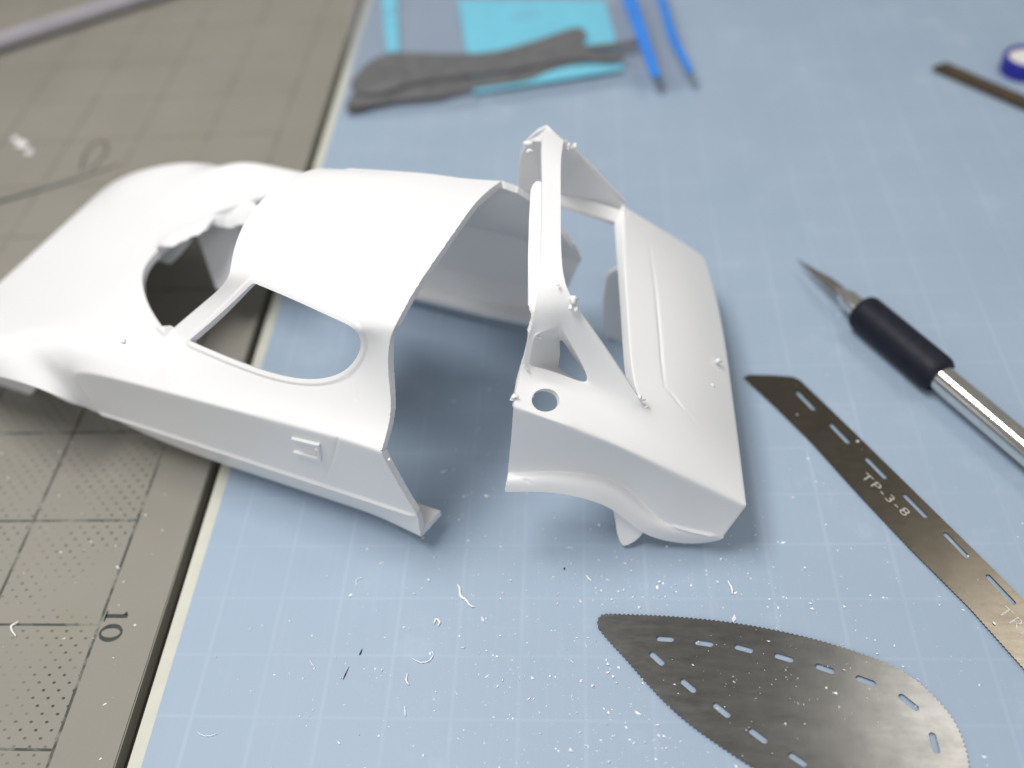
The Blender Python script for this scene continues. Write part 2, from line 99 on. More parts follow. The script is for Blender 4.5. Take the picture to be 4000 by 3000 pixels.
SLOTS_CURVED = [[[0.972,6.788,0.0],[1.255,6.772,0.0]],[[1.576,6.73,0.0],[1.869,6.688,0.0]],[[2.187,6.664,0.0],[2.471,6.58,0.0]],[[2.787,6.522,0.0],[3.071,6.427,0.0]],[[3.386,6.35,0.0],[3.661,6.244,0.0]],[[3.96,6.165,0.0],[4.239,6.045,0.0]],[[4.538,5.896,0.0],[4.768,5.656,0.0]],[[4.872,5.333,0.0],[4.876,5.019,0.0]],[[0.861,6.552,0.0],[1.065,6.34,0.0]],[[1.309,6.108,0.0],[1.519,5.905,0.0]],[[1.765,5.731,0.0],[1.996,5.525,0.0]],[[2.253,5.347,0.0],[2.492,5.15,0.0]],[[2.775,4.995,0.0],[3.01,4.827,0.0]]]
TEXT_TP = [[4.775,9.921,0.0],[5.344,9.069,0.0]]
TEXT_TRI = [[6.345,7.28,0.0],[6.596,6.878,0.0]]
KNIFE = [[4.625,15.8,0.0],[5.585,14.372,0.0],[5.518,14.297,0.0],[6.887,12.177,0.0],[8.097,10.081,0.0]]
GREY_PART = [[-6.65,23.511,0.34],[-6.42,24.537,0.34],[-5.891,25.112,0.34],[-5.132,25.172,0.34],[-3.971,24.988,0.34],[-2.69,24.982,0.34],[-1.656,25.397,0.34],[-0.608,26.0,0.34],[-0.153,26.153,0.34],[0.072,25.824,0.34],[-0.04,25.134,0.34],[1.026,25.205,0.34],[1.62,25.323,0.34],[1.667,25.083,0.34],[1.015,24.885,0.34],[0.134,24.826,0.34],[0.351,24.619,0.34],[1.076,24.549,0.34],[1.081,24.308,0.34],[0.775,24.197,0.34],[-0.235,24.376,0.34],[-0.963,24.275,0.34],[-1.758,24.013,0.34],[-2.772,23.855,0.34],[-3.929,23.683,0.34],[-4.933,23.471,0.34],[-5.621,23.127,0.34],[-6.194,23.042,0.34]]
GREY_UNDER = [[-6.608,23.201,0.16],[-6.266,23.782,0.16],[-5.311,23.906,0.16],[-3.884,23.741,0.16],[-2.57,23.873,0.16],[-1.486,24.304,0.16],[-0.312,24.62,0.16],[0.351,24.701,0.16],[1.006,24.582,0.16],[0.853,24.342,0.16],[-0.166,24.323,0.16],[-0.968,24.061,0.16],[-1.682,23.549,0.16],[-3.115,23.269,0.16],[-4.168,22.88,0.16],[-5.174,22.805,0.16],[-5.737,22.668,0.16],[-6.586,22.426,0.16]]
CARD = [[-3.994,28.682,0.14],[0.653,28.155,0.14],[0.873,26.199,0.14],[1.093,23.966,0.14],[-0.961,23.521,0.14],[-3.107,23.115,0.14],[-3.367,24.681,0.14]]
CARD2 = [[-6.611,29.51,0.14],[-6.108,29.452,0.14],[-5.528,25.618,0.14],[-5.913,25.58,0.14]]
ZIP1 = [[1.047,28.167,0.6],[1.515,28.112,0.6],[2.034,22.763,0.6],[1.79,22.68,0.6]]
ZIP2 = [[2.151,28.036,0.6],[2.383,28.008,0.6],[2.609,24.997,0.6],[2.916,22.893,0.6],[2.77,22.776,0.6],[2.374,24.731,0.6]]
BAG = [[-7.379,27.479,0.42],[-6.585,22.19,0.42],[-5.484,22.229,0.42],[-3.034,22.516,0.42],[-0.939,22.885,0.42],[1.099,23.302,0.42],[1.913,22.899,0.42],[3.026,23.064,0.42],[2.922,24.298,0.42],[2.626,29.413,0.42],[-7.329,30.658,0.42]]
ROD = [[-18.896,27.156,0.0],[-14.005,30.436,0.0]]
LINE = [[-15.654,18.972,0.0],[-14.219,19.638,0.0],[-12.606,20.546,0.0]]
LOOP = [[-13.623,20.308,0.0],[-13.797,21.126,0.0],[-13.711,21.611,0.0],[-13.464,21.655,0.0],[-13.277,21.395,0.0],[-13.224,20.967,0.0],[-13.386,20.293,0.0]]
BROWN = [[9.517,23.317,0.0],[9.781,23.558,0.0],[11.565,21.419,0.0],[11.454,21.075,0.0],[11.34,21.107,0.0]]
SHAVINGS = [[[-2.942,6.43,0.0],[-2.818,6.37,0.0],[-2.686,6.384,0.0],[-2.613,6.485,0.0],[-2.637,6.56,0.0]],[[-6.193,5.195,0.0],[-6.063,5.141,0.0],[-5.942,5.151,0.0],[-5.869,5.183,0.0]],[[-4.056,7.743,0.0],[-4.088,7.832,0.0],[-4.044,7.892,0.0],[-3.971,7.892,0.0]],[[-2.317,7.768,0.0],[-2.276,7.695,0.0],[-2.247,7.55,0.0],[-2.154,7.478,0.0],[-2.068,7.37,0.0],[-1.994,7.351,0.0]],[[-2.651,7.033,0.0],[-2.625,7.125,0.0],[-2.56,7.07,0.0],[-2.579,7.005,0.0]],[[-2.996,6.179,0.0],[-2.999,6.06,0.0],[-2.95,5.993,0.0]],[[-2.974,5.646,0.0],[-2.946,5.485,0.0]],[[2.221,7.839,0.0],[2.272,7.696,0.0],[2.268,7.592,0.0]],[[-4.636,6.392,0.0],[-4.548,6.288,0.0]],[[-9.886,7.052,0.0],[-9.981,6.947,0.0],[-9.818,6.778,0.0]],[[-0.13,7.938,0.0],[-0.045,7.83,0.0]],[[-2.722,10.165,0.0],[-2.83,10.119,0.0]]]
DARK = [[-3.809,6.539,0.0],[-3.997,6.18,0.0],[-0.5,8.076,0.0]]
CRUMBS = [[[-15.832,21.635,0.0]],[[-16.17,21.935,0.0]],[[-15.481,21.24,0.0]]]
TEN = [[-8.442,7.005,0.0]]
CUT_NEAR = [44,45,46,47,48,49,50,51,52,53,54,93,94]
CUT_FAR = [171,172,173,174,175,176,177,178,179,180,181,214,94]
WINDOW_RIMS = [[[-1.452,-1.758,2.95],[-0.596,-2.206,2.95],[0.21,-2.569,2.93],[0.93,-2.77,2.97],[1.515,-2.817,3.18],[1.851,-2.759,3.6],[1.936,-2.737,3.92],[1.881,-2.77,4.18],[1.362,-2.491,4.22],[0.757,-2.117,4.22],[0.039,-1.701,4.2],[-0.721,-1.678,3.5],[-1.452,-1.758,2.95]],[[0.058,2.279,2.95],[0.997,2.056,2.95],[1.844,1.801,2.93],[2.519,1.481,2.97],[2.992,1.132,3.18],[3.207,0.868,3.6],[3.256,0.795,3.92],[3.237,0.856,4.18],[2.662,0.987,4.22],[1.96,1.101,4.22],[1.145,1.258,4.2],[0.557,1.74,3.5],[0.058,2.279,2.95]]]
CUT_REAR = [0,14,21,28,35,42,82,81,66]
KNIFE_A = [5.519,13.806,0.385]
KNIFE_B = [6.609,11.953,0.385]
KNIFE_TIP = [4.545,15.591,0.2]
RING = [11.701,23.163,0.0]
GREY_DISC = [-5.689,23.708,0.4]

# ------------------------------------------------------------------ materials
def new_mat(name):
    mt = bpy.data.materials.new(name)
    mt.use_nodes = True
    nt = mt.node_tree
    b = nt.nodes["Principled BSDF"]
    return mt, nt, b

def setp(b, **k):
    names = {'color': 'Base Color', 'rough': 'Roughness', 'metal': 'Metallic', 'spec': 'Specular IOR Level', 'sss': 'Subsurface Weight', 'trans': 'Transmission Weight', 'ior': 'IOR', 'coat': 'Coat Weight', 'aniso': 'Anisotropic', 'alpha': 'Alpha'}
    for kk, v in k.items():
        b.inputs[names[kk]].default_value = (*v, 1) if kk == 'color' else v

def nd(nt, t, **k):
    n = nt.nodes.new(t)
    for a, v in k.items():
        setattr(n, a, v)
    return n

def math_n(nt, op, a, b=None):
    n = nd(nt, 'ShaderNodeMath', operation=op)
    for i, v in enumerate((a, b)):
        if v is None:
            continue
        if isinstance(v, (int, float)):
            n.inputs[i].default_value = v
        else:
            nt.links.new(v, n.inputs[i])
    return n.outputs[0]

def smooth_below(nt, v, lo, hi):
    n = nd(nt, 'ShaderNodeMapRange')
    n.interpolation_type = 'SMOOTHSTEP'
    nt.links.new(v, n.inputs[0])
    n.inputs[1].default_value, n.inputs[2].default_value = lo, hi
    n.inputs[3].default_value, n.inputs[4].default_value = 1.0, 0.0
    return n.outputs[0]

def grid_mask(nt, c, c0, pitch, lo, hi):
    v = math_n(nt, 'SUBTRACT', c, c0)
    v = math_n(nt, 'DIVIDE', v, pitch)
    v = math_n(nt, 'ADD', v, 0.5)
    v = math_n(nt, 'FRACT', v)
    v = math_n(nt, 'SUBTRACT', v, 0.5)
    v = math_n(nt, 'ABSOLUTE', v)
    v = math_n(nt, 'MULTIPLY', v, pitch)
    return smooth_below(nt, v, lo, hi)

def noise(nt, vec, scale, detail=3, rough=0.55):
    n = nd(nt, 'ShaderNodeTexNoise')
    n.inputs['Scale'].default_value = scale
    n.inputs['Detail'].default_value = detail
    n.inputs['Roughness'].default_value = rough
    if vec is not None:
        nt.links.new(vec, n.inputs['Vector'])
    return n.outputs['Fac']

def remap(nt, v, a, b, c, d):
    n = nd(nt, 'ShaderNodeMapRange')
    nt.links.new(v, n.inputs[0])
    for i, x in enumerate((a, b, c, d)):
        n.inputs[i + 1].default_value = x
    return n.outputs[0]

def mixc(nt, fac, a, b):
    n = nd(nt, 'ShaderNodeMix', data_type='RGBA')
    if isinstance(fac, (int, float)):
        n.inputs[0].default_value = fac
    else:
        nt.links.new(fac, n.inputs[0])
    for i, v in ((6, a), (7, b)):
        if isinstance(v, tuple):
            n.inputs[i].default_value = (*v, 1)
        else:
            nt.links.new(v, n.inputs[i])
    return n.outputs[2]

def bump(nt, b, h, strength, dist):
    n = nd(nt, 'ShaderNodeBump')
    n.inputs['Strength'].default_value = strength
    n.inputs['Distance'].default_value = dist
    nt.links.new(h, n.inputs['Height'])
    nt.links.new(n.outputs[0], b.inputs['Normal'])

def simple(name, color, rough=0.5, metal=0.0, nscale=None, namp=0.15, bumpd=0, **k):
    mt, nt, b = new_mat(name)
    setp(b, color=color, rough=rough, metal=metal, **k)
    if nscale:
        tc = nd(nt, 'ShaderNodeTexCoord').outputs['Object']
        f = noise(nt, tc, nscale)
        lo = tuple(c * (1 - namp) for c in color)
        hi = tuple(min(1, c * (1 + namp)) for c in color)
        nt.links.new(mixc(nt, remap(nt, f, .3, .7, 0, 1), lo, hi), b.inputs['Base Color'])
        nt.links.new(remap(nt, f, .3, .7, rough * .88, min(1, rough * 1.12)), b.inputs['Roughness'])
        if bumpd:
            bump(nt, b, f, 0.5, bumpd)
    return mt

# moulded white styrene
M_white, nt, b = new_mat("white_styrene")
setp(b, color=(0.78, 0.78, 0.79), rough=0.36, spec=0.45, sss=0.12)
b.inputs['Subsurface Radius'].default_value = (1.0, 0.9, 0.85)
b.inputs['Subsurface Scale'].default_value = 0.0006
tc = nd(nt, 'ShaderNodeTexCoord').outputs['Object']
f1 = noise(nt, tc, 900, 4)
f2 = noise(nt, tc, 60, 2)
nt.links.new(remap(nt, f2, .3, .7, .32, .44), b.inputs['Roughness'])
mps = nd(nt, 'ShaderNodeMapping')
mps.inputs['Scale'].default_value = (120, 2600, 900)
mps.inputs['Rotation'].default_value = (0.3, 0.2, 0.9)
nt.links.new(tc, mps.inputs[0])
f3 = noise(nt, mps.outputs[0], 1.0, 4, .7)
bump(nt, b, math_n(nt, 'ADD', f1, math_n(nt, 'MULTIPLY', remap(nt, f3, .55, .8, 0, 1), .8)), 0.14, 0.00004)

M_cut = simple("sawn_styrene", (0.84, 0.83, 0.84), 0.7, nscale=2600, namp=.05, bumpd=0.00012)
M_dust = simple("styrene_dust", (0.86, 0.86, 0.86), 0.6)

# blue translucent-looking cutting sheet with faint printed grid
M_blue, nt, b = new_mat("blue_sheet")
tc = nd(nt, 'ShaderNodeTexCoord').outputs['Object']
sep = nd(nt, 'ShaderNodeSeparateXYZ')
nt.links.new(tc, sep.inputs[0])
gx = grid_mask(nt, sep.outputs[0], -0.00164, 0.01033, 0.00010, 0.00048)
gy = grid_mask(nt, sep.outputs[1], 0.05456, 0.0103, 0.00008, 0.00040)
g5x = grid_mask(nt, sep.outputs[0], -0.0668, 0.0516, 0.0001, 0.0005)
g = math_n(nt, 'MAXIMUM', gx, math_n(nt, 'MULTIPLY', gy, .8))
n1 = noise(nt, tc, 35, 4)
n2 = noise(nt, tc, 420, 3)
wear = remap(nt, n1, .35, .65, .35, 1.0)
gm = math_n(nt, 'MULTIPLY', math_n(nt, 'MULTIPLY', g, wear), 0.115)
base = mixc(nt, remap(nt, n1, .3, .7, 0, 1), (0.292, 0.376, 0.484), (0.314, 0.398, 0.508))
base = mixc(nt, gm, base, (0.62, 0.72, 0.84))
mpk = nd(nt, 'ShaderNodeMapping')
mpk.inputs['Scale'].default_value = (900, 30, 1)
mpk.inputs['Rotation'].default_value = (0, 0, math.radians(3))
nt.links.new(tc, mpk.inputs[0])
streak = noise(nt, mpk.outputs[0], 1.0, 4, .6)
base = mixc(nt, remap(nt, streak, .52, .78, 0, .05), base, (0.60, 0.68, 0.78))
smear = noise(nt, tc, 55, 5, .7)
base = mixc(nt, remap(nt, smear, .56, .72, 0, .13), base, (0.66, 0.72, 0.76))
nt.links.new(base, b.inputs['Base Color'])
nt.links.new(remap(nt, n1, .3, .7, .50, .60), b.inputs['Roughness'])
setp(b, spec=0.5)
bump(nt, b, n2, 0.15, 0.00005)

# grey cutting mat: printed grid, dots and wear
M_grey, nt, b = new_mat("grey_mat")
tc = nd(nt, 'ShaderNodeTexCoord').outputs['Object']
sep = nd(nt, 'ShaderNodeSeparateXYZ')
nt.links.new(tc, sep.inputs[0])
X, Y = sep.outputs[0], sep.outputs[1]
inside = smooth_below(nt, X, -0.08445, -0.08425)
lx = grid_mask(nt, X, -0.0843, 0.0203, 0.00018, 0.00034)
ly = grid_mask(nt, Y, 0.07005, 0.0211, 0.00016, 0.00030)
nw = noise(nt, tc, 160, 4, .65)
nb = noise(nt, tc, 22, 3)
dash = remap(nt, nw, .40, .54, .15, 1.0)
ly = math_n(nt, 'MULTIPLY', ly, inside)
lx = math_n(nt, 'MULTIPLY', lx, smooth_below(nt, X, -0.0838, -0.0836))
lines = math_n(nt, 'MULTIPLY', math_n(nt, 'MAXIMUM', lx, ly), dash)
def dots(offx, offy):
    def wrap(c, c0):
        v = math_n(nt, 'FRACT', math_n(nt, 'DIVIDE', math_n(nt, 'SUBTRACT', c, c0), 0.0026))
        return math_n(nt, 'MULTIPLY', math_n(nt, 'SUBTRACT', v, .5), 0.0026)
    a, c = wrap(X, offx), wrap(Y, offy)
    a = math_n(nt, 'MULTIPLY', a, .75)
    d = math_n(nt, 'SQRT', math_n(nt, 'ADD', math_n(nt, 'MULTIPLY', a, a), math_n(nt, 'MULTIPLY', c, c)))
    return smooth_below(nt, d, 0.00013, 0.00030)
dd = math_n(nt, 'MAXIMUM', dots(0, 0), dots(0.0013, 0.0013))
dd = math_n(nt, 'MULTIPLY', dd, inside)
dd = math_n(nt, 'MULTIPLY', dd, remap(nt, noise(nt, tc, 75, 3, .6), .42, .60, .0, .95))
dd = math_n(nt, 'MULTIPLY', dd, smooth_below(nt, Y, 0.115, 0.15))
lines = math_n(nt, 'MULTIPLY', lines, remap(nt, Y, .10, .20, 1.0, .55))
prt = math_n(nt, 'MAXIMUM', math_n(nt, 'MULTIPLY', lines, .9), dd)
base = mixc(nt, remap(nt, nb, .3, .7, 0, 1), (0.228, 0.217, 0.188), (0.265, 0.252, 0.220))
stain = remap(nt, noise(nt, tc, 48, 2), .64, .76, 0, .35)
base = mixc(nt, stain, base, (0.24, 0.25, 0.14))
base = mixc(nt, prt, base, (0.028, 0.036, 0.034))
nt.links.new(base, b.inputs['Base Color'])
setp(b, rough=0.62, spec=0.35)
bump(nt, b, noise(nt, tc, 1500, 3), 0.35, 0.00012)

M_cream = simple("cream_board", (0.55, 0.55, 0.48), 0.6, nscale=300, namp=.05)
M_table = simple("dark_desk", (0.10, 0.088, 0.075), 0.7, nscale=80)
M_print = simple("dark_print", (0.035, 0.042, 0.04), 0.7, nscale=900, namp=.5)

def steel(name, dark, light, rough):
    mt, nt, b = new_mat(name)
    tc = nd(nt, 'ShaderNodeTexCoord').outputs['Object']
    mp = nd(nt, 'ShaderNodeMapping')
    mp.inputs['Scale'].default_value = (150, 700, 150)
    mp.inputs['Rotation'].default_value = (0, 0, math.radians(40))
    nt.links.new(tc, mp.inputs[0])
    sc = noise(nt, mp.outputs[0], 1.0, 5, .7)
    bl = noise(nt, tc, 240, 5, .65)
    nt.links.new(mixc(nt, remap(nt, bl, .3, .7, 0, 1), dark, light), b.inputs['Base Color'])
    nt.links.new(remap(nt, sc, .3, .7, rough * .88, rough * 1.15), b.inputs['Roughness'])
    b.inputs['Metallic'].default_value = 1.0
    bump(nt, b, sc, 0.06, 0.00002)
    return mt
M_saw_dark = steel("saw_steel", (0.15, 0.134, 0.108), (0.185, 0.165, 0.135), 0.23)
M_saw_curved = steel("curved_saw_steel", (0.19, 0.19, 0.185), (0.235, 0.235, 0.23), 0.23)
M_chrome = simple("chrome", (0.72, 0.71, 0.68), 0.12, 1.0, nscale=500, namp=.05)
M_blade = simple("blade_steel", (0.45, 0.44, 0.41), 0.25, 1.0, nscale=500, namp=.08)
M_rubber = simple("navy_rubber", (0.007, 0.008, 0.017), 0.55, nscale=700, namp=.3, bumpd=0.00004, spec=0.28)
M_letter = simple("etched_letters", (0.55, 0.53, 0.48), 0.55, nscale=2500, namp=.25)
M_greypart = simple("grey_styrene", (0.105, 0.102, 0.10), 0.55, nscale=250, namp=.25, bumpd=0.0002)
M_card = simple("cyan_card", (0.16, 0.62, 0.80), 0.6, nscale=200, namp=.04)
M_zip = simple("blue_zip", (0.03, 0.22, 0.72), 0.4, nscale=200, namp=.1)
M_rod = simple("lilac_rod", (0.38, 0.36, 0.40), 0.5, nscale=150, namp=.08)
M_brown = simple("brown_bar", (0.060, 0.042, 0.022), 0.55, nscale=300, namp=.3)
M_ringblue = simple("dark_blue_plastic", (0.02, 0.02, 0.28), 0.4, nscale=200)
M_ringwhite = simple("cream_disc", (0.72, 0.70, 0.66), 0.6, nscale=200, namp=.04)
M_dark = simple("dark_fleck", (0.01, 0.012, 0.015), 0.6)
M_bag, nt, b = new_mat("clear_film")
tr = nd(nt, 'ShaderNodeBsdfTransparent')
tr.inputs[0].default_value = (0.93, 0.94, 0.95, 1)
mx = nd(nt, 'ShaderNodeMixShader')
setp(b, color=(0.66, 0.66, 0.72), rough=0.22, spec=0.8)
mx.inputs[0].default_value = 0.085
nt.links.new(tr.outputs[0], mx.inputs[1])
nt.links.new(b.outputs[0], mx.inputs[2])
nt.links.new(mx.outputs[0], nt.nodes['Material Output'].inputs[0])

# ------------------------------------------------------------------ object helpers
def tag(o, label=None, cat=None, group=None, kind=None):
    if label: o['label'] = label
    if cat: o['category'] = cat
    if group: o['group'] = group
    if kind: o['kind'] = kind
    return o

def empty(name, base, label, cat, group=None):
    o = bpy.data.objects.new(name, None)
    COL.objects.link(o)
    o.location = Vector(base) * S
    o.empty_display_size = 0.01
    return tag(o, label, cat, group)

def link(name, me, mat, parent=None, loc=None, smooth=None):
    me.materials.clear()
    for mt in (mat if isinstance(mat, (list, tuple)) else [mat]):
        me.materials.append(mt)
    if smooth is not None:
        me.shade_smooth() if hasattr(me, 'shade_smooth') else None
        me.set_sharp_from_angle(angle=math.radians(smooth))
    o = bpy.data.objects.new(name, me)
    COL.objects.link(o)
    if parent: o.parent = parent
    if loc is not None: o.location = Vector(loc) * S
    return o

def mesh_np(V, F):
    me = bpy.data.meshes.new("m")
    me.from_pydata((np.asarray(V, float) * S).tolist(), [], F)
    me.update()
    return me

def scaled(me):
    n = len(me.vertices)
    a = np.empty(n * 3, np.float32)
    me.vertices.foreach_get('co', a)
    me.vertices.foreach_set('co', a * S)
    me.update()
    return me

def from_bm(bm):
    bmesh.ops.recalc_face_normals(bm, faces=bm.faces)
    me = bpy.data.meshes.new("m")
    bm.to_mesh(me)
    bm.free()
    return scaled(me)

def catmull(P, n=6, closed=True):
    P = [np.array(p, float) for p in P]
    out = []
    N = len(P)
    for i in range(N if closed else N - 1):
        if closed:
            a, b_, c, d = P[i - 1], P[i], P[(i + 1) % N], P[(i + 2) % N]
        else:
            a, b_, c, d = P[max(i - 1, 0)], P[i], P[i + 1], P[min(i + 2, N - 1)]
        for k in range(n):
            t = k / n
            out.append(.5 * ((2 * b_) + (c - a) * t + (2 * a - 5 * b_ + 4 * c - d) * t * t + (3 * b_ - a - 3 * c + d) * t ** 3))
    if not closed: out.append(P[-1])
    return out

def plate(outline, vec, bevel=0.0, seg=2):
    """a closed slab: the outline (cm) thickened by vec"""
    bm = bmesh.new()
    vs = [bm.verts.new(p) for p in outline]
    f = bm.faces.new(vs)
    r = bmesh.ops.extrude_face_region(bm, geom=[f])
    nv = [e for e in r['geom'] if isinstance(e, bmesh.types.BMVert)]
    bmesh.ops.translate(bm, verts=nv, vec=vec)
    bmesh.ops.recalc_face_normals(bm, faces=bm.faces)
    if bevel:
        bmesh.ops.bevel(bm, geom=list(bm.edges), offset=bevel, segments=seg, affect='EDGES', clamp_overlap=True)
    bmesh.ops.triangulate(bm, faces=[f for f in bm.faces if len(f.verts) > 4])
    return from_bm(bm)

def lathe(profile, p0, axis, seg=40):
    """profile [(distance along axis, radius)] in cm"""
    ax = Vector(axis).normalized()
    u = ax.orthogonal().normalized()
    v = ax.cross(u)
    bm = bmesh.new()
    rings = []
    for d, r in profile:
        c = Vector(p0) + ax * d
        rings.append([bm.verts.new(c + u * (r * math.cos(a)) + v * (r * math.sin(a))) for a in [2 * math.pi * i / seg for i in range(seg)]])
    for A, B in zip(rings[:-1], rings[1:]):
        for i in range(seg):
            j = (i + 1) % seg
            bm.faces.new([A[i], A[j], B[j], B[i]])
    bm.faces.new(rings[0][::-1])
    bm.faces.new(rings[-1])
    return from_bm(bm)

def tube(path, r, seg=8, taper=None):
    bm = bmesh.new()
    P = [Vector(p) for p in path]
    rings = []
    for i, p in enumerate(P):
        d = (P[min(i + 1, len(P) - 1)] - P[max(i - 1, 0)]).normalized()
        u = d.cross(Vector((0, 0, 1)))
        u = u.normalized() if u.length > 1e-4 else Vector((1, 0, 0))
        v = u.cross(d)
        rr = r * (taper[i] if taper else 1)
        rings.append([bm.verts.new(p + u * rr * math.cos(a) + v * rr * math.sin(a)) for a in [2 * math.pi * k / seg for k in range(seg)]])
    for A, B in zip(rings[:-1], rings[1:]):
        for i in range(seg):
            j = (i + 1) % seg
            bm.faces.new([A[i], A[j], B[j], B[i]])
    bm.faces.new(rings[0][::-1]); bm.faces.new(rings[-1])
    return from_bm(bm)

def box(x0, y0, z0, x1, y1, z1, bevel=0):
    bm = bmesh.new()
    bmesh.ops.create_cube(bm, size=1)
    for v in bm.verts:
        v.co = ((x0 + x1) / 2 + v.co.x * (x1 - x0), (y0 + y1) / 2 + v.co.y * (y1 - y0), (z0 + z1) / 2 + v.co.z * (z1 - z0))
    if bevel:
        bmesh.ops.bevel(bm, geom=list(bm.edges), offset=bevel, segments=2, affect='EDGES')
    return from_bm(bm)

def subdivided(V, F, Cr, levels, VC=()):
    bm = bmesh.new()
    lay = bm.edges.layers.float.new('crease_edge')
    vl = bm.verts.layers.float.new('crease_vert')
    vs = [bm.verts.new(v) for v in V]
    for f in F:
        ids = []
        for i in f:
            if i not in ids: ids.append(i)
        bm.faces.new([vs[i] for i in ids])
    bmesh.ops.recalc_face_normals(bm, faces=bm.faces)
    for a, b_, w in Cr:
        e = bm.edges.get((vs[a], vs[b_]))
        if e: e[lay] = w
    for i, w in VC: vs[i][vl] = w
    me = bpy.data.meshes.new("cage")
    bm.to_mesh(me); bm.free()
    o = bpy.data.objects.new("cage", me)
    COL.objects.link(o)
    md = o.modifiers.new("s", 'SUBSURF')
    md.levels = md.render_levels = levels
    dg = bpy.context.evaluated_depsgraph_get()
    ev = o.evaluated_get(dg)
    m2 = bpy.data.meshes.new_from_object(ev)
    n = len(m2.vertices)
    co = np.empty(n * 3, np.float32); m2.vertices.foreach_get('co', co)
    no = np.empty(n * 3, np.float32); m2.vertices.foreach_get('normal', no)
    q = np.empty(len(m2.loops), np.int32); m2.loops.foreach_get('vertex_index', q)
    bpy.data.objects.remove(o, do_unlink=True)
    bpy.data.meshes.remove(m2)
    co = co.reshape(-1, 3).astype(float); no = no.reshape(-1, 3).astype(float); q = q.reshape(-1, 4)
    top = np.argmax(co[:, 2])
    if no[top, 2] < 0:
        no = -no; q = q[:, ::-1]
    return co, no, q

def seg_dist(P, poly):
    best = np.full(len(P), 1e9)
    for a, b_ in zip(poly[:-1], poly[1:]):
        a = np.array(a); d = np.array(b_) - a
        t = np.clip(((P - a) @ d) / (d @ d), 0, 1)
        best = np.minimum(best, np.linalg.norm(P - (a + t[:, None] * d), axis=1))
    return best

def boundary(q):
    e = np.concatenate([q[:, [0, 1]], q[:, [1, 2]], q[:, [2, 3]], q[:, [3, 0]]])
    key = np.sort(e, axis=1)
    k = key[:, 0].astype(np.int64) * 10000000 + key[:, 1]
    u, inv, cnt = np.unique(k, return_inverse=True, return_counts=True)
    return e[cnt[inv] == 1]

def normals(co, q):
    fn = np.cross(co[q[:, 2]] - co[q[:, 0]], co[q[:, 3]] - co[q[:, 1]])
    n = np.zeros_like(co)
    for i in range(4):
        np.add.at(n, q[:, i], fn)
    return n / (np.linalg.norm(n, axis=1)[:, None] + 1e-12)

def shell(name, V, F, Cr, levels, thick, mats, parent, grooves=(), gw=.03, gd=.016, rough=(), rough_amp=.0028, beads=(), VC=(), rims=()):
    co, no, q = subdivided(V, F, Cr, levels, VC)
    no = normals(co, q)
    top = np.argmax(co[:, 2])
    if no[top, 2] < 0:
        q = q[:, ::-1]; no = -no
    for g in grooves:
        d = seg_dist(co, g)
        w = np.exp(-(d / gw) ** 2 * 1.6)
        co = co - no * (gd * w)[:, None]
    for g in beads:
        d = seg_dist(co, g)
        ends = np.minimum(np.linalg.norm(co - np.array(g[0]), axis=1), np.linalg.norm(co - np.array(g[-1]), axis=1))
        co = co + no * (.042 * np.exp(-(d / .034) ** 2) * np.clip(ends / .14, 0, 1))[:, None]
    if rims:                                   # raised lip round window openings, measured from the opening's own edge
        bv0 = np.unique(boundary(q))
        for rim in rims:
            rim = np.array(rim)
            near = bv0[seg_dist(co[bv0], rim) < .22]
            kd = KDTree(len(near))
            for i, v in enumerate(near): kd.insert(Vector(co[v]), i)
            kd.balance()
            lo, hi = rim.min(0) - .4, rim.max(0) + .4
            cand = np.where(np.all((co > lo) & (co < hi), axis=1))[0]
            d = np.array([kd.find(Vector(co[v]))[2] for v in cand])
            t = np.clip((.12 - d) / .05, 0, 1)
            co[cand] += no[cand] * (.030 * t * t * (3 - 2 * t))[:, None]
    be = boundary(q)
    bv = np.unique(be)
    no = normals(co, q)
    inn = co - no * thick
    if len(rough):
        is_r = np.zeros(len(co), bool)
        dmin = np.full(len(bv), 1e9)
        for g in rough:
            dmin = np.minimum(dmin, seg_dist(co[bv], g))
        sel = bv[dmin < .11]
        is_r[sel] = True
        j = rng.normal(0, rough_amp, (len(sel), 3))
        spike = rng.random(len(sel)) > .975
        j[spike] *= 4
        co[sel] += j
        inn[sel] += rng.normal(0, rough_amp, (len(sel), 3))
    else:
        is_r = np.zeros(len(co), bool)
    n = len(co)
    faces = np.concatenate([q, q[:, ::-1] + n, np.stack([be[:, 1], be[:, 0], be[:, 0] + n, be[:, 1] + n], 1)])
    me = bpy.data.meshes.new("m")
    me.vertices.add(2 * n)
    me.vertices.foreach_set('co', (np.concatenate([co, inn]) * S).astype(np.float32).ravel())
    me.loops.add(faces.size)
    me.loops.foreach_set('vertex_index', faces.ravel().astype(np.int32))
    me.polygons.add(len(faces))
    me.polygons.foreach_set('loop_start', np.arange(0, faces.size, 4, dtype=np.int32))
    me.polygons.foreach_set('material_index', np.concatenate([np.zeros(2 * len(q), np.int32), (is_r[be[:, 0]] & is_r[be[:, 1]]).astype(np.int32)]))
    me.update(calc_edges=True)
    me.validate()
    return link(name, me, mats, parent, smooth=38)

# ------------------------------------------------------------------ the bench: desk, mats
tag(link("desk", box(-45, -12, -2.4, 45, 60, -0.34), M_table), kind='structure')

grey = empty("grey_cutting_mat", (-7.35, 12, -.32), "grey cutting mat with dark printed grid, dots and the number 10", "cutting mat")
inv = Vector((7.35, -12, .32))
o = link("mat_sheet", box(-42, -10, -.32, -7.36, 55, 0, .02), M_grey, grey, inv)
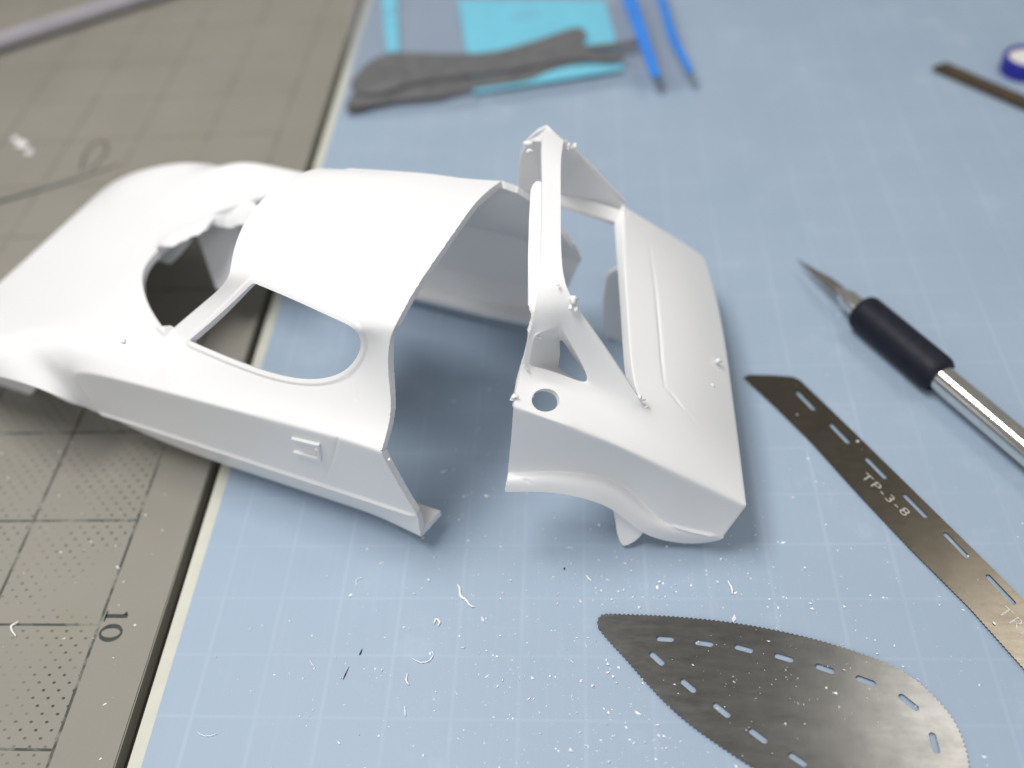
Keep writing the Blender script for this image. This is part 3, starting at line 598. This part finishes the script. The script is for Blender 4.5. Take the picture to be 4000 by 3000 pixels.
# printed 10, read with its foot towards the grid border
def print_mesh(polys, z):
    V, F = [], []
    for loop in polys:
        n = len(V)
        V += [(x, y, z) for x, y in loop]
        F.append(list(range(n, n + len(loop))))
    return mesh_np(V, F)
one = []
x0, x1, yc = -8.38, -7.98, 7.17
one.append([(x0, yc - .035), (x1, yc - .035), (x1, yc + .035), (x0, yc + .035)])
one.append([(x0 - .001, yc - .10), (x0 + .03, yc - .10), (x0 + .03, yc + .10), (x0 - .001, yc + .10)])
one.append([(x1 - .09, yc + .02), (x1 - .05, yc + .085), (x1 - .03, yc + .085), (x1 - .001, yc + .02)])
link("digit", print_mesh(one, .004), M_print, grey, inv)
V, F = [], []
for i in range(48):
    a = 2 * math.pi * i / 48
    ro = (.205, .165); ri = (.165, .085)
    V += [(-8.175 + ro[0] * math.cos(a), 6.86 + ro[1] * math.sin(a), .004), (-8.175 + ri[0] * math.cos(a), 6.86 + ri[1] * math.sin(a), .004)]
for i in range(48):
    j = (i + 1) % 48
    F.append([2 * i, 2 * j, 2 * j + 1, 2 * i + 1])
link("digit", mesh_np(V, F), M_print, grey, inv)

def ribbon(path, w0, w1, z):
    V, F = [], []
    P = [np.array(p[:2], float) for p in path]
    for i, p in enumerate(P):
        d = P[min(i + 1, len(P) - 1)] - P[max(i - 1, 0)]
        d = d / np.linalg.norm(d)
        nrm = np.array([-d[1], d[0]])
        w = w0 + (w1 - w0) * i / (len(P) - 1)
        a, b_ = p + nrm * w / 2, p - nrm * w / 2
        V += [(a[0], a[1], z), (b_[0], b_[1], z)]
    for i in range(len(P) - 1):
        F.append([2 * i, 2 * i + 2, 2 * i + 3, 2 * i + 1])
    return mesh_np(V, F)
link("printed_line", ribbon(catmull(LINE, 8, False), .17, .05, .004), M_print, grey, inv)
link("printed_loop", ribbon(catmull(LOOP, 8, False), .06, .05, .006), M_print, grey, inv)

tag(link("cream_board", box(-7.19, -10, -.34, 42, 55, -.05, .02), M_cream), "cream board whose edge shows as a pale strip beside the blue sheet", "board")
tag(link("blue_cutting_sheet", box(-6.94, -9.5, -.05, 41, 54.5, 0, .008), M_blue), "translucent blue cutting sheet with faint white grid lines", "cutting mat")

# ------------------------------------------------------------------ front half of the model car body
front = empty("model_car", FRONT_BASE, "front half of a white plastic model car body, sawn off behind the door", "model car body")
CUTF = [FRONT_V[i] for i in CUT_NEAR]
CUTR = [FRONT_V[i] for i in CUT_FAR]
shell("body_shell", FRONT_V, FRONT_F, FRONT_C, 5, .13, [M_white, M_cut], front, grooves=GROOVES_F, rough=[CUTF, CUTR], beads=BEAD_F, VC=FRONT_VC, rims=WINDOW_RIMS)
bm = bmesh.new()
tp, bt = catmull(FLASH_TOP, 5, False), catmull(FLASH_BOT, 5, False)
rows = []
for i, (a, b_) in enumerate(zip(tp, bt)):
    w = .018 * math.sin(i * .55) + .01 * math.sin(i * 1.3 + 1)
    rows.append([bm.verts.new(Vector(a) + Vector((0, .10, .0))), bm.verts.new(Vector(a) + Vector((0, .02 + w, .02))), bm.verts.new((Vector(a) + Vector(b_)) * .5 + Vector((.0, -.05 + w, .02))), bm.verts.new(Vector(b_) + Vector((0, w * .5, w))), bm.verts.new(Vector(b_) + Vector((0, .12, -.02)))])
for A_, B_ in zip(rows[:-1], rows[1:]):
    for k in range(4): bm.faces.new([A_[k], B_[k], B_[k + 1], A_[k + 1]])
link("windscreen_flash", from_bm(bm), M_white, front, smooth=70)
for qd in INNER_WING:
    link("inner_wing", plate(qd, Vector((.03, .09, 0)), .02), M_white, front, smooth=50)
link("inner_arch", plate(INNER_ARCH_F, Vector((.03, .09, 0)), .02), M_white, front, smooth=50)
fb = np.array(FRONT_BASE)
E1 = Vector((math.cos(math.radians(-20.5)), math.sin(math.radians(-20.5)), 0)); E2 = Vector((-E1.y, E1.x, 0))
h = None
for k, qd in enumerate(HANDLE):
    nrm = -E2
    outl = [Vector(p) - nrm * .03 for p in qd]
    me = plate(outl, nrm * (.075 if k < 3 else .012 + .03), .008)
    if h is None:
        h = link("door_handle", me, M_white, front, smooth=40)
    else:
        link("handle_bar" if k < 3 else "handle_plate", me, M_white, h, smooth=40)
bm = bmesh.new(); bmesh.ops.create_icosphere(bm, subdivisions=3, radius=.05, matrix=Matrix.Translation(Vector(HANDLE_DOT)))
link("lock_button", from_bm(bm), M_white, h, smooth=60)

def burr(p, s, parent):
    bm = bmesh.new()
    bmesh.ops.create_icosphere(bm, subdivisions=2, radius=s)
    ph = [random.uniform(0, 6) for _ in range(3)]
    for v in bm.verts:
        k = 1 + .3 * math.sin(v.co.x / s * 3 + ph[0]) + .25 * math.sin(v.co.y / s * 4 + ph[1])
        v.co = Vector((v.co.x * k, v.co.y * k, v.co.z * (.8 + .3 * math.sin(ph[2])))) + Vector(p)
    return link("burr", from_bm(bm), M_white, parent, smooth=70)
for p, s in BURR_F: burr(p, s, front)

# ------------------------------------------------------------------ rear half of the model car body
rear = empty("model_car", REAR_BASE, "rear half of a white plastic model car body with roof hoop and engine deck", "model car body")
shell("body_shell", REAR_V, REAR_F, REAR_C, 5, .10, [M_white, M_cut], rear, grooves=GROOVES_R, gw=.035, gd=.02, rough=[[REAR_V[i] for i in CUT_REAR]], beads=BEAD_R, VC=REAR_VC)
link("arch_tongue", plate(catmull(TONGUE, 4), Vector((0, .09, .02)), .03), M_white, rear, smooth=50)
link("roof_lip", plate(VISOR, Vector((0, .02, -.10)), .035, 3), M_white, rear, smooth=50)
link("pillar_stub", plate(FAR_FLAP, Vector((0, .1, 0)), .02), M_white, rear, smooth=50)
link("quarter_panel", plate(FAR_INNER, Vector((.03, .09, .02)), .02), M_white, rear, smooth=50)
link("window_ledge", plate(LEDGE, Vector((0, 0, -.1)), .02), M_white, rear, smooth=50)
link("inner_arch", plate(catmull(FAR_ARCH, 3), Vector((0, .1, 0)), .02), M_white, rear, smooth=50)
link("shoulder_stub", plate(CUT_SHOULDER, Vector((0, .1, -.1)), .02), M_white, rear, smooth=50)
for p, s in BURR_R: burr(p, s, rear)

# ------------------------------------------------------------------ etched saw blades
def resample(P, step):
    P = [np.array(p[:2], float) for p in P]
    P.append(P[0])
    L = np.concatenate([[0], np.cumsum([np.linalg.norm(b_ - a) for a, b_ in zip(P[:-1], P[1:])])])
    n = int(L[-1] / step)
    s = np.linspace(0, L[-1], n, endpoint=False)
    A = np.array(P)
    return np.stack([np.interp(s, L, A[:, 0]), np.interp(s, L, A[:, 1])], 1)

def slot_loop(a, b_, r, n=8):
    a, b_ = np.array(a[:2], float), np.array(b_[:2], float)
    d = (b_ - a) / np.linalg.norm(b_ - a)
    ang = math.atan2(d[1], d[0])
    out = []
    for k in range(n + 1):
        t = ang - math.pi / 2 + math.pi * k / n
        out.append(b_ - d * r + r * np.array([math.cos(t), math.sin(t)]))
    for k in range(n + 1):
        t = ang + math.pi / 2 + math.pi * k / n
        out.append(a + d * r + r * np.array([math.cos(t), math.sin(t)]))
    return out

def flat_blade(outline, slots, half):
    cu = bpy.data.curves.new("c", 'CURVE')
    cu.dimensions = '2D'; cu.fill_mode = 'BOTH'; cu.extrude = half
    for loop in [outline] + slots:
        sp = cu.splines.new('POLY')
        sp.points.add(len(loop) - 1)
        for p, c in zip(sp.points, loop): p.co = (c[0], c[1], 0, 1)
        sp.use_cyclic_u = True
    o = bpy.data.objects.new("c", cu); COL.objects.link(o)
    me = bpy.data.meshes.new_from_object(o.evaluated_get(bpy.context.evaluated_depsgraph_get()))
    bpy.data.objects.remove(o, do_unlink=True)
    return scaled(me)

def teeth(P, amp, where):
    out = []
    n = len(P)
    for i in range(n):
        d = P[(i + 1) % n] - P[i - 1]
        d = d / (np.linalg.norm(d) + 1e-9)
        nr = np.array([d[1], -d[0]])
        k = amp if (i % 2 == 0 and where(P[i])) else 0
        out.append(P[i] + nr * k)
    return out
def orient(P):
    P = np.array(P); x, y = P[:, 0], P[:, 1]
    a = np.sum(x * np.roll(y, -1) - np.roll(x, -1) * y)
    return P if a > 0 else P[::-1]

Z = .035
curved = empty("curved_saw_blade", (*SAW_CURVED[0][:2], 0), "teardrop shaped steel saw blade with toothed edge and rows of slots", "saw blade")
cb = Vector((*SAW_CURVED[0][:2], 0))
P = orient(resample(catmull(SAW_CURVED, 8), .036))
o = link("blade", flat_blade(teeth(P, .024, lambda p: p[0] < 6.4), [slot_loop(a, b_, .05) for a, b_ in SLOTS_CURVED], .014), M_saw_curved, curved, -cb + Vector((0, 0, Z)), smooth=30)
straight = empty("straight_saw_blade", (*SAW_STRAIGHT[0][:2], 0), "long straight steel saw blade etched TP-3-8 with a row of slots", "saw blade")
sb = Vector((*SAW_STRAIGHT[0][:2], 0))
P = orient(resample(SAW_STRAIGHT, .03))
a0, a1 = np.array(SAW_STRAIGHT[-1][:2]), np.array(SAW_STRAIGHT[13][:2])
def near_edge(p):
    d = (a1 - a0) / np.linalg.norm(a1 - a0)
    return abs(np.cross(d, p - a0)) < .16 and (p - a0) @ d > -.2
o = link("blade", flat_blade(teeth(P, .014, near_edge), [slot_loop(a, b_, .042) for a, b_ in SLOTS_STRAIGHT], .014), M_saw_dark, straight, -sb + Vector((0, 0, Z)), smooth=30)

def lettering(txt, p0, p1, size, width, parent, pb):
    cu = bpy.data.curves.new("t", 'FONT')
    cu.body = txt; cu.size = size; cu.extrude = .002; cu.space_character = 1.15; cu.resolution_u = 3; cu.offset = -.004
    o = bpy.data.objects.new("t", cu); COL.objects.link(o)
    me = bpy.data.meshes.new_from_object(o.evaluated_get(bpy.context.evaluated_depsgraph_get()))
    bpy.data.objects.remove(o, do_unlink=True)
    xs = [v.co.x for v in me.vertices]
    k = width / (max(xs) - min(xs))
    d = Vector(p1) - Vector(p0); d.z = 0
    ang = math.atan2(d.y, d.x)
    R_ = Matrix.Translation(Vector((p0[0], p0[1], Z + .0165))) @ Matrix.Rotation(ang, 4, 'Z') @ Matrix.Diagonal((k, 1, 1, 1))
    me.transform(R_)
    return link("lettering", scaled(me), M_letter, parent, -pb)
def along(a, b_): return (Vector(b_) - Vector(a)).length
lettering("TP-3-8", TEXT_TP[0], TEXT_TP[1], .23, along(*TEXT_TP), straight, sb)
lettering("TRI", TEXT_TRI[0], TEXT_TRI[1], .30, along(*TEXT_TRI), straight, sb)

# ------------------------------------------------------------------ knife
kn = empty("hobby_knife", KNIFE_A, "chrome hobby knife with dark navy rubber grip and pointed blade", "knife")
A, B = Vector(KNIFE_A), Vector(KNIFE_B)
ax = (B - A); L = ax.length; ax.normalize()
loc0 = -A
link("grip", lathe([(0, .30), (.02, .345), (.07, .375), (.14, .385), (L - .16, .385), (L - .06, .37), (L, .33)], A, ax, 48), M_rubber, kn, loc0, smooth=40)
link("shaft", lathe([(L - .1, .262), (L + .0, .262), (L + 5.5, .262), (L + 5.52, .24)], A, ax, 48), M_chrome, kn, loc0, smooth=40)
link("ferrule", lathe([(-.78, .055), (-.70, .09), (-.42, .19), (-.36, .205), (.1, .205)], A, ax, 40), M_chrome, kn, loc0, smooth=40)
T = Vector(KNIFE_TIP)
side = ax.cross(Vector((0, 0, 1))).normalized()
up = side.cross(ax)
Bs = A - ax * .45
pts = [T, Bs + up * .02 + side * .14, Bs + ax * .2, Bs + up * .02 - side * .14]
me = plate([T, A - ax * .95 + side * .13, A - ax * .55 + side * .15, A - ax * .55 - side * .15, A - ax * 1.0 - side * .11], Vector((0, 0, .05)), .01)
link("knife_blade", me, M_blade, kn, loc0, smooth=30)

# ------------------------------------------------------------------ bag with card and grey part
bag = empty("zip_bag", (*BAG[1][:2], 0), "clear zip bag with two blue closing strips at the back", "plastic bag")
bb = Vector((*BAG[1][:2], 0))
def grid_film(outline, z):
    bm = bmesh.new()
    f = bm.faces.new([bm.verts.new((p[0], p[1], z)) for p in outline])
    bmesh.ops.triangulate(bm, faces=[f])
    bmesh.ops.subdivide_edges(bm, edges=list(bm.edges), cuts=9, use_grid_fill=True)
    for v in bm.verts:
        x, y = v.co.x, v.co.y
        v.co.z += .05 * math.sin(x * 1.7 + .4 * y) + .04 * math.sin(y * 2.3 - x) + .02 * math.sin(5 * x + 3 * y)
    return from_bm(bm)
link("film", grid_film(BAG, .50), M_bag, bag, -bb, smooth=60)
link("film", grid_film(BAG, .08), M_bag, bag, -bb, smooth=60)
link("zip_strip", plate([(p[0], p[1], .58) for p in ZIP1], Vector((0, 0, .06)), .015), M_zip, bag, -bb, smooth=40)
link("zip_strip", plate([(p[0], p[1], .58) for p in ZIP2], Vector((0, 0, .06)), .01), M_zip, bag, -bb, smooth=40)
tag(link("header_card", plate([(p[0], p[1], .12) for p in CARD], Vector((0, 0, .03))), M_card), "bright cyan card lying inside the zip bag under the grey part", "card")
tag(link("card_strip", plate([(p[0], p[1], .12) for p in CARD2], Vector((0, 0, .03))), M_card), "narrow cyan card strip at the bag's left end", "card")
gp = empty("grey_kit_part", (*GREY_PART[0][:2], 0), "dark grey plastic kit part with two prongs inside the zip bag", "kit part")
gb = Vector((*GREY_PART[0][:2], 0))
link("part_body", plate([(p[0], p[1], .26) for p in catmull(GREY_PART, 4)], Vector((0, 0, .08)), .025), M_greypart, gp, -gb, smooth=50)
link("part_under", plate([(p[0], p[1], .14) for p in catmull(GREY_UNDER, 4)], Vector((0, 0, .06)), .02), M_greypart, gp, -gb, smooth=50)
bm = bmesh.new(); bmesh.ops.create_cone(bm, cap_ends=True, segments=40, radius1=.62, radius2=.56, depth=.05)
for v in bm.verts: v.co = Vector((v.co.x * 1.15 + .12 * v.co.y, v.co.y * 1.05, v.co.z + .365)) + Vector((GREY_DISC[0], GREY_DISC[1], 0))
link("part_plate", from_bm(bm), M_greypart, gp, -gb, smooth=40)

# ------------------------------------------------------------------ things at the edges of the picture
r0, r1 = Vector(ROD[0]), Vector(ROD[1])
d = (r1 - r0).normalized()
n = Vector((-d.y, d.x, 0)) * .3
tag(link("plastic_strip", plate([(r0 - d * 3 - n) + Vector((0, 0, .16)), (r1 + d * 3 - n) + Vector((0, 0, .16)), (r1 + d * 3 + n) + Vector((0, 0, .16)), (r0 - d * 3 + n) + Vector((0, 0, .16))], Vector((0, 0, .3)), .06), M_rod, smooth=40), "pale lilac grey plastic strip lying across the grey mat", "plastic strip")
b0 = [Vector((p[0], p[1], .01)) for p in BROWN]
d = (b0[2] - b0[1]).normalized()
n = Vector((d.y, -d.x, 0))
tag(link("brown_file", plate([b0[1], b0[1] + d * 5, b0[1] + d * 5 + n * .42, b0[1] + n * .42 - d * .12], Vector((0, 0, .16)), .03), M_brown, smooth=40), "flat dark brown bar lying at the right edge near the blue ring", "bar")
ring = empty("round_lid", RING, "round lid with dark blue rim and cream top at the right edge", "lid")
rb = Vector(RING)
link("rim", lathe([(0, .56), (.02, .60), (.42, .60), (.45, .585), (.45, .50), (.36, .49)], (0, 0, 0), (0, 0, 1), 56), M_ringblue, ring, smooth=40)
link("lid_top", lathe([(.30, .40), (.368, .488), (.372, .1)], (0, 0, 0), (0, 0, 1), 48), M_ringwhite, ring, smooth=40)

# ------------------------------------------------------------------ shavings and dust
names = ["white curled plastic shaving left of the curved saw blade, an open arc", "thin pale curled shaving near the bottom left of the blue sheet", "small white hook shaped shaving under the sawn door sill", "knotted white strand of sawn plastic between the two body halves, near the saw tip", "small white loop of plastic shaving below the knotted strand", "short bent white shaving below the white arc shaving", "short straight white shaving near the bottom centre of the sheet", "bent white shaving between the rear body and the curved saw blade", "faint pale shaving left of the white arc shaving", "white squiggle of plastic on the grey mat left of the number 10", "tiny white shaving below the rear wheel arch", "tiny white shaving in the gap between the body halves"]
wid = [.010, .007, .008, .020, .018, .014, .010, .014, .006, .016, .012, .010]
for path, nm, w in zip(SHAVINGS, names, wid):
    pts = [Vector((p[0], p[1], w * .8 + .01 + .01 * math.sin(i * 2))) for i, p in enumerate(catmull(path, 5, False))]
    tp = [.35 + .65 * math.sin(math.pi * (i + .5) / len(pts)) * (.75 + .5 * random.random()) for i in range(len(pts))]
    tag(link("plastic_shaving", tube(pts, w, 6, tp), M_dust, smooth=60), nm, "shaving", "plastic shavings on the mats")

def fleck_mesh(items):
    V, F = [], []
    octa = np.array([(1, 0, 0), (-1, 0, 0), (0, 1, 0), (0, -1, 0), (0, 0, 1), (0, 0, -1)], float)
    tri = [(0, 2, 4), (2, 1, 4), (1, 3, 4), (3, 0, 4), (2, 0, 5), (1, 2, 5), (3, 1, 5), (0, 3, 5)]
    for x, y, z, s in items:
        a = rng.random() * 6.28
        el = rng.uniform(.7, 1.5) if rng.random() < .9 else rng.uniform(1.5, 3)
        p = octa * np.array([s * el, s * rng.uniform(.6, 1.1), s * rng.uniform(.5, .9)])
        p += rng.normal(0, s * .34, p.shape)
        c, sn = math.cos(a), math.sin(a)
        R_ = np.array([[c, -sn, 0], [sn, c, 0], [0, 0, 1]])
        p = p @ R_.T + np.array([x, y, z + s * .45])
        n = len(V)
        V += p.tolist()
        F += [tuple(n + i for i in t) for t in tri]
    return mesh_np(V, F)
items = []
def scatter(n, cx, cy, sx, sy, smin, smax, z=0.0):
    for _ in range(n):
        x, y = rng.normal(cx, sx), rng.normal(cy, sy)
        if x < -6.8 or y < 3.5: continue
        s = smin + (smax - smin) * rng.random() ** 4
        items.append((x, y, z, s))
scatter(750, 1.2, 6.3, 2.3, 1.3, .004, .028)
scatter(380, -.9, 5.7, 1.6, 1.0, .004, .024)
scatter(160, .6, 7.9, 1.2, .5, .005, .028)
scatter(260, .5, 5.0, 1.1, .6, .004, .024)
scatter(150, 4.3, 8.0, 2.0, 1.6, .005, .026)
scatter(120, -2.0, 9.6, .9, 1.3, .006, .026)
scatter(120, -3.8, 6.2, 1.8, 1.3, .004, .022)
scatter(120, 2.5, 12, 2.5, 2.5, .005, .022)
tag(link("plastic_dust", fleck_mesh(items), M_dust), "white plastic sawdust scattered over the blue sheet", "sawdust", kind='stuff')
items = [(rng.normal(2.6, .9), rng.normal(6.2, .5), Z + .014, .006 + .022 * rng.random() ** 3) for _ in range(90)]
def in_poly(x, y, P):
    c = False
    for (x1, y1), (x2, y2) in zip(P, P[1:] + P[:1]):
        if (y1 > y) != (y2 > y) and x < (x2 - x1) * (y - y1) / (y2 - y1) + x1: c = not c
    return c
PC = [tuple(p[:2]) for p in SAW_CURVED]; PS = [tuple(p[:2]) for p in SAW_STRAIGHT]
items = [i for i in items if in_poly(i[0], i[1], PC)]
for _ in range(60):
    x, y = rng.uniform(3.5, 8), rng.uniform(6, 13)
    if in_poly(x, y, PS): items.append((x, y, Z + .014, .006 + .02 * rng.random() ** 3))
tag(link("blade_dust", fleck_mesh(items), M_dust), "white plastic sawdust lying on the steel saw blades", "sawdust", kind='stuff')
items = [(rng.uniform(-13, -7.6), rng.uniform(4.5, 11), .0, .005 + .02 * rng.random() ** 4) for _ in range(110)]
tag(link("mat_dust", fleck_mesh(items), M_dust), "white plastic sawdust scattered over the grey mat", "sawdust", kind='stuff')
for p, nm, s in zip(DARK, ["black fleck on the blue sheet, the upper of the pair", "longer black fleck on the blue sheet, the lower of the pair", "dark round fleck on the blue sheet below the rear wheel arch"], (.016, .012, .02)):
    dv = Vector((.02, .07, 0)) if s < .035 else Vector((.02, .02, 0))
    pts = [Vector(p) + Vector((0, 0, s * .5)) + dv * t * (1.6 if 'longer' in nm else .8 if 'upper' in nm else .3) for t in (-1, -.4, .2, 1)]
    tag(link("dark_fleck", tube(pts, s, 6, [.3, 1, .7, .2]), M_dark, smooth=60), nm, "fleck", "dark flecks on the blue sheet")
for p, s, nm in zip(CRUMBS, (.16, .1, .12), ["largest white crumb of plastic on the grey mat, upper left", "small white crumb left of the largest crumb, upper left", "small white crumb right of the largest crumb, upper left"]):
    bm = bmesh.new(); bmesh.ops.create_icosphere(bm, subdivisions=2, radius=s)
    for v in bm.verts:
        v.co *= random.uniform(.6, 1.25); v.co.z *= .5
        v.co += Vector(p[0]) + Vector((0, 0, s * .4))
    tag(link("plastic_crumb", from_bm(bm), M_dust, smooth=40), nm, "crumb", "plastic crumbs on the grey mat")
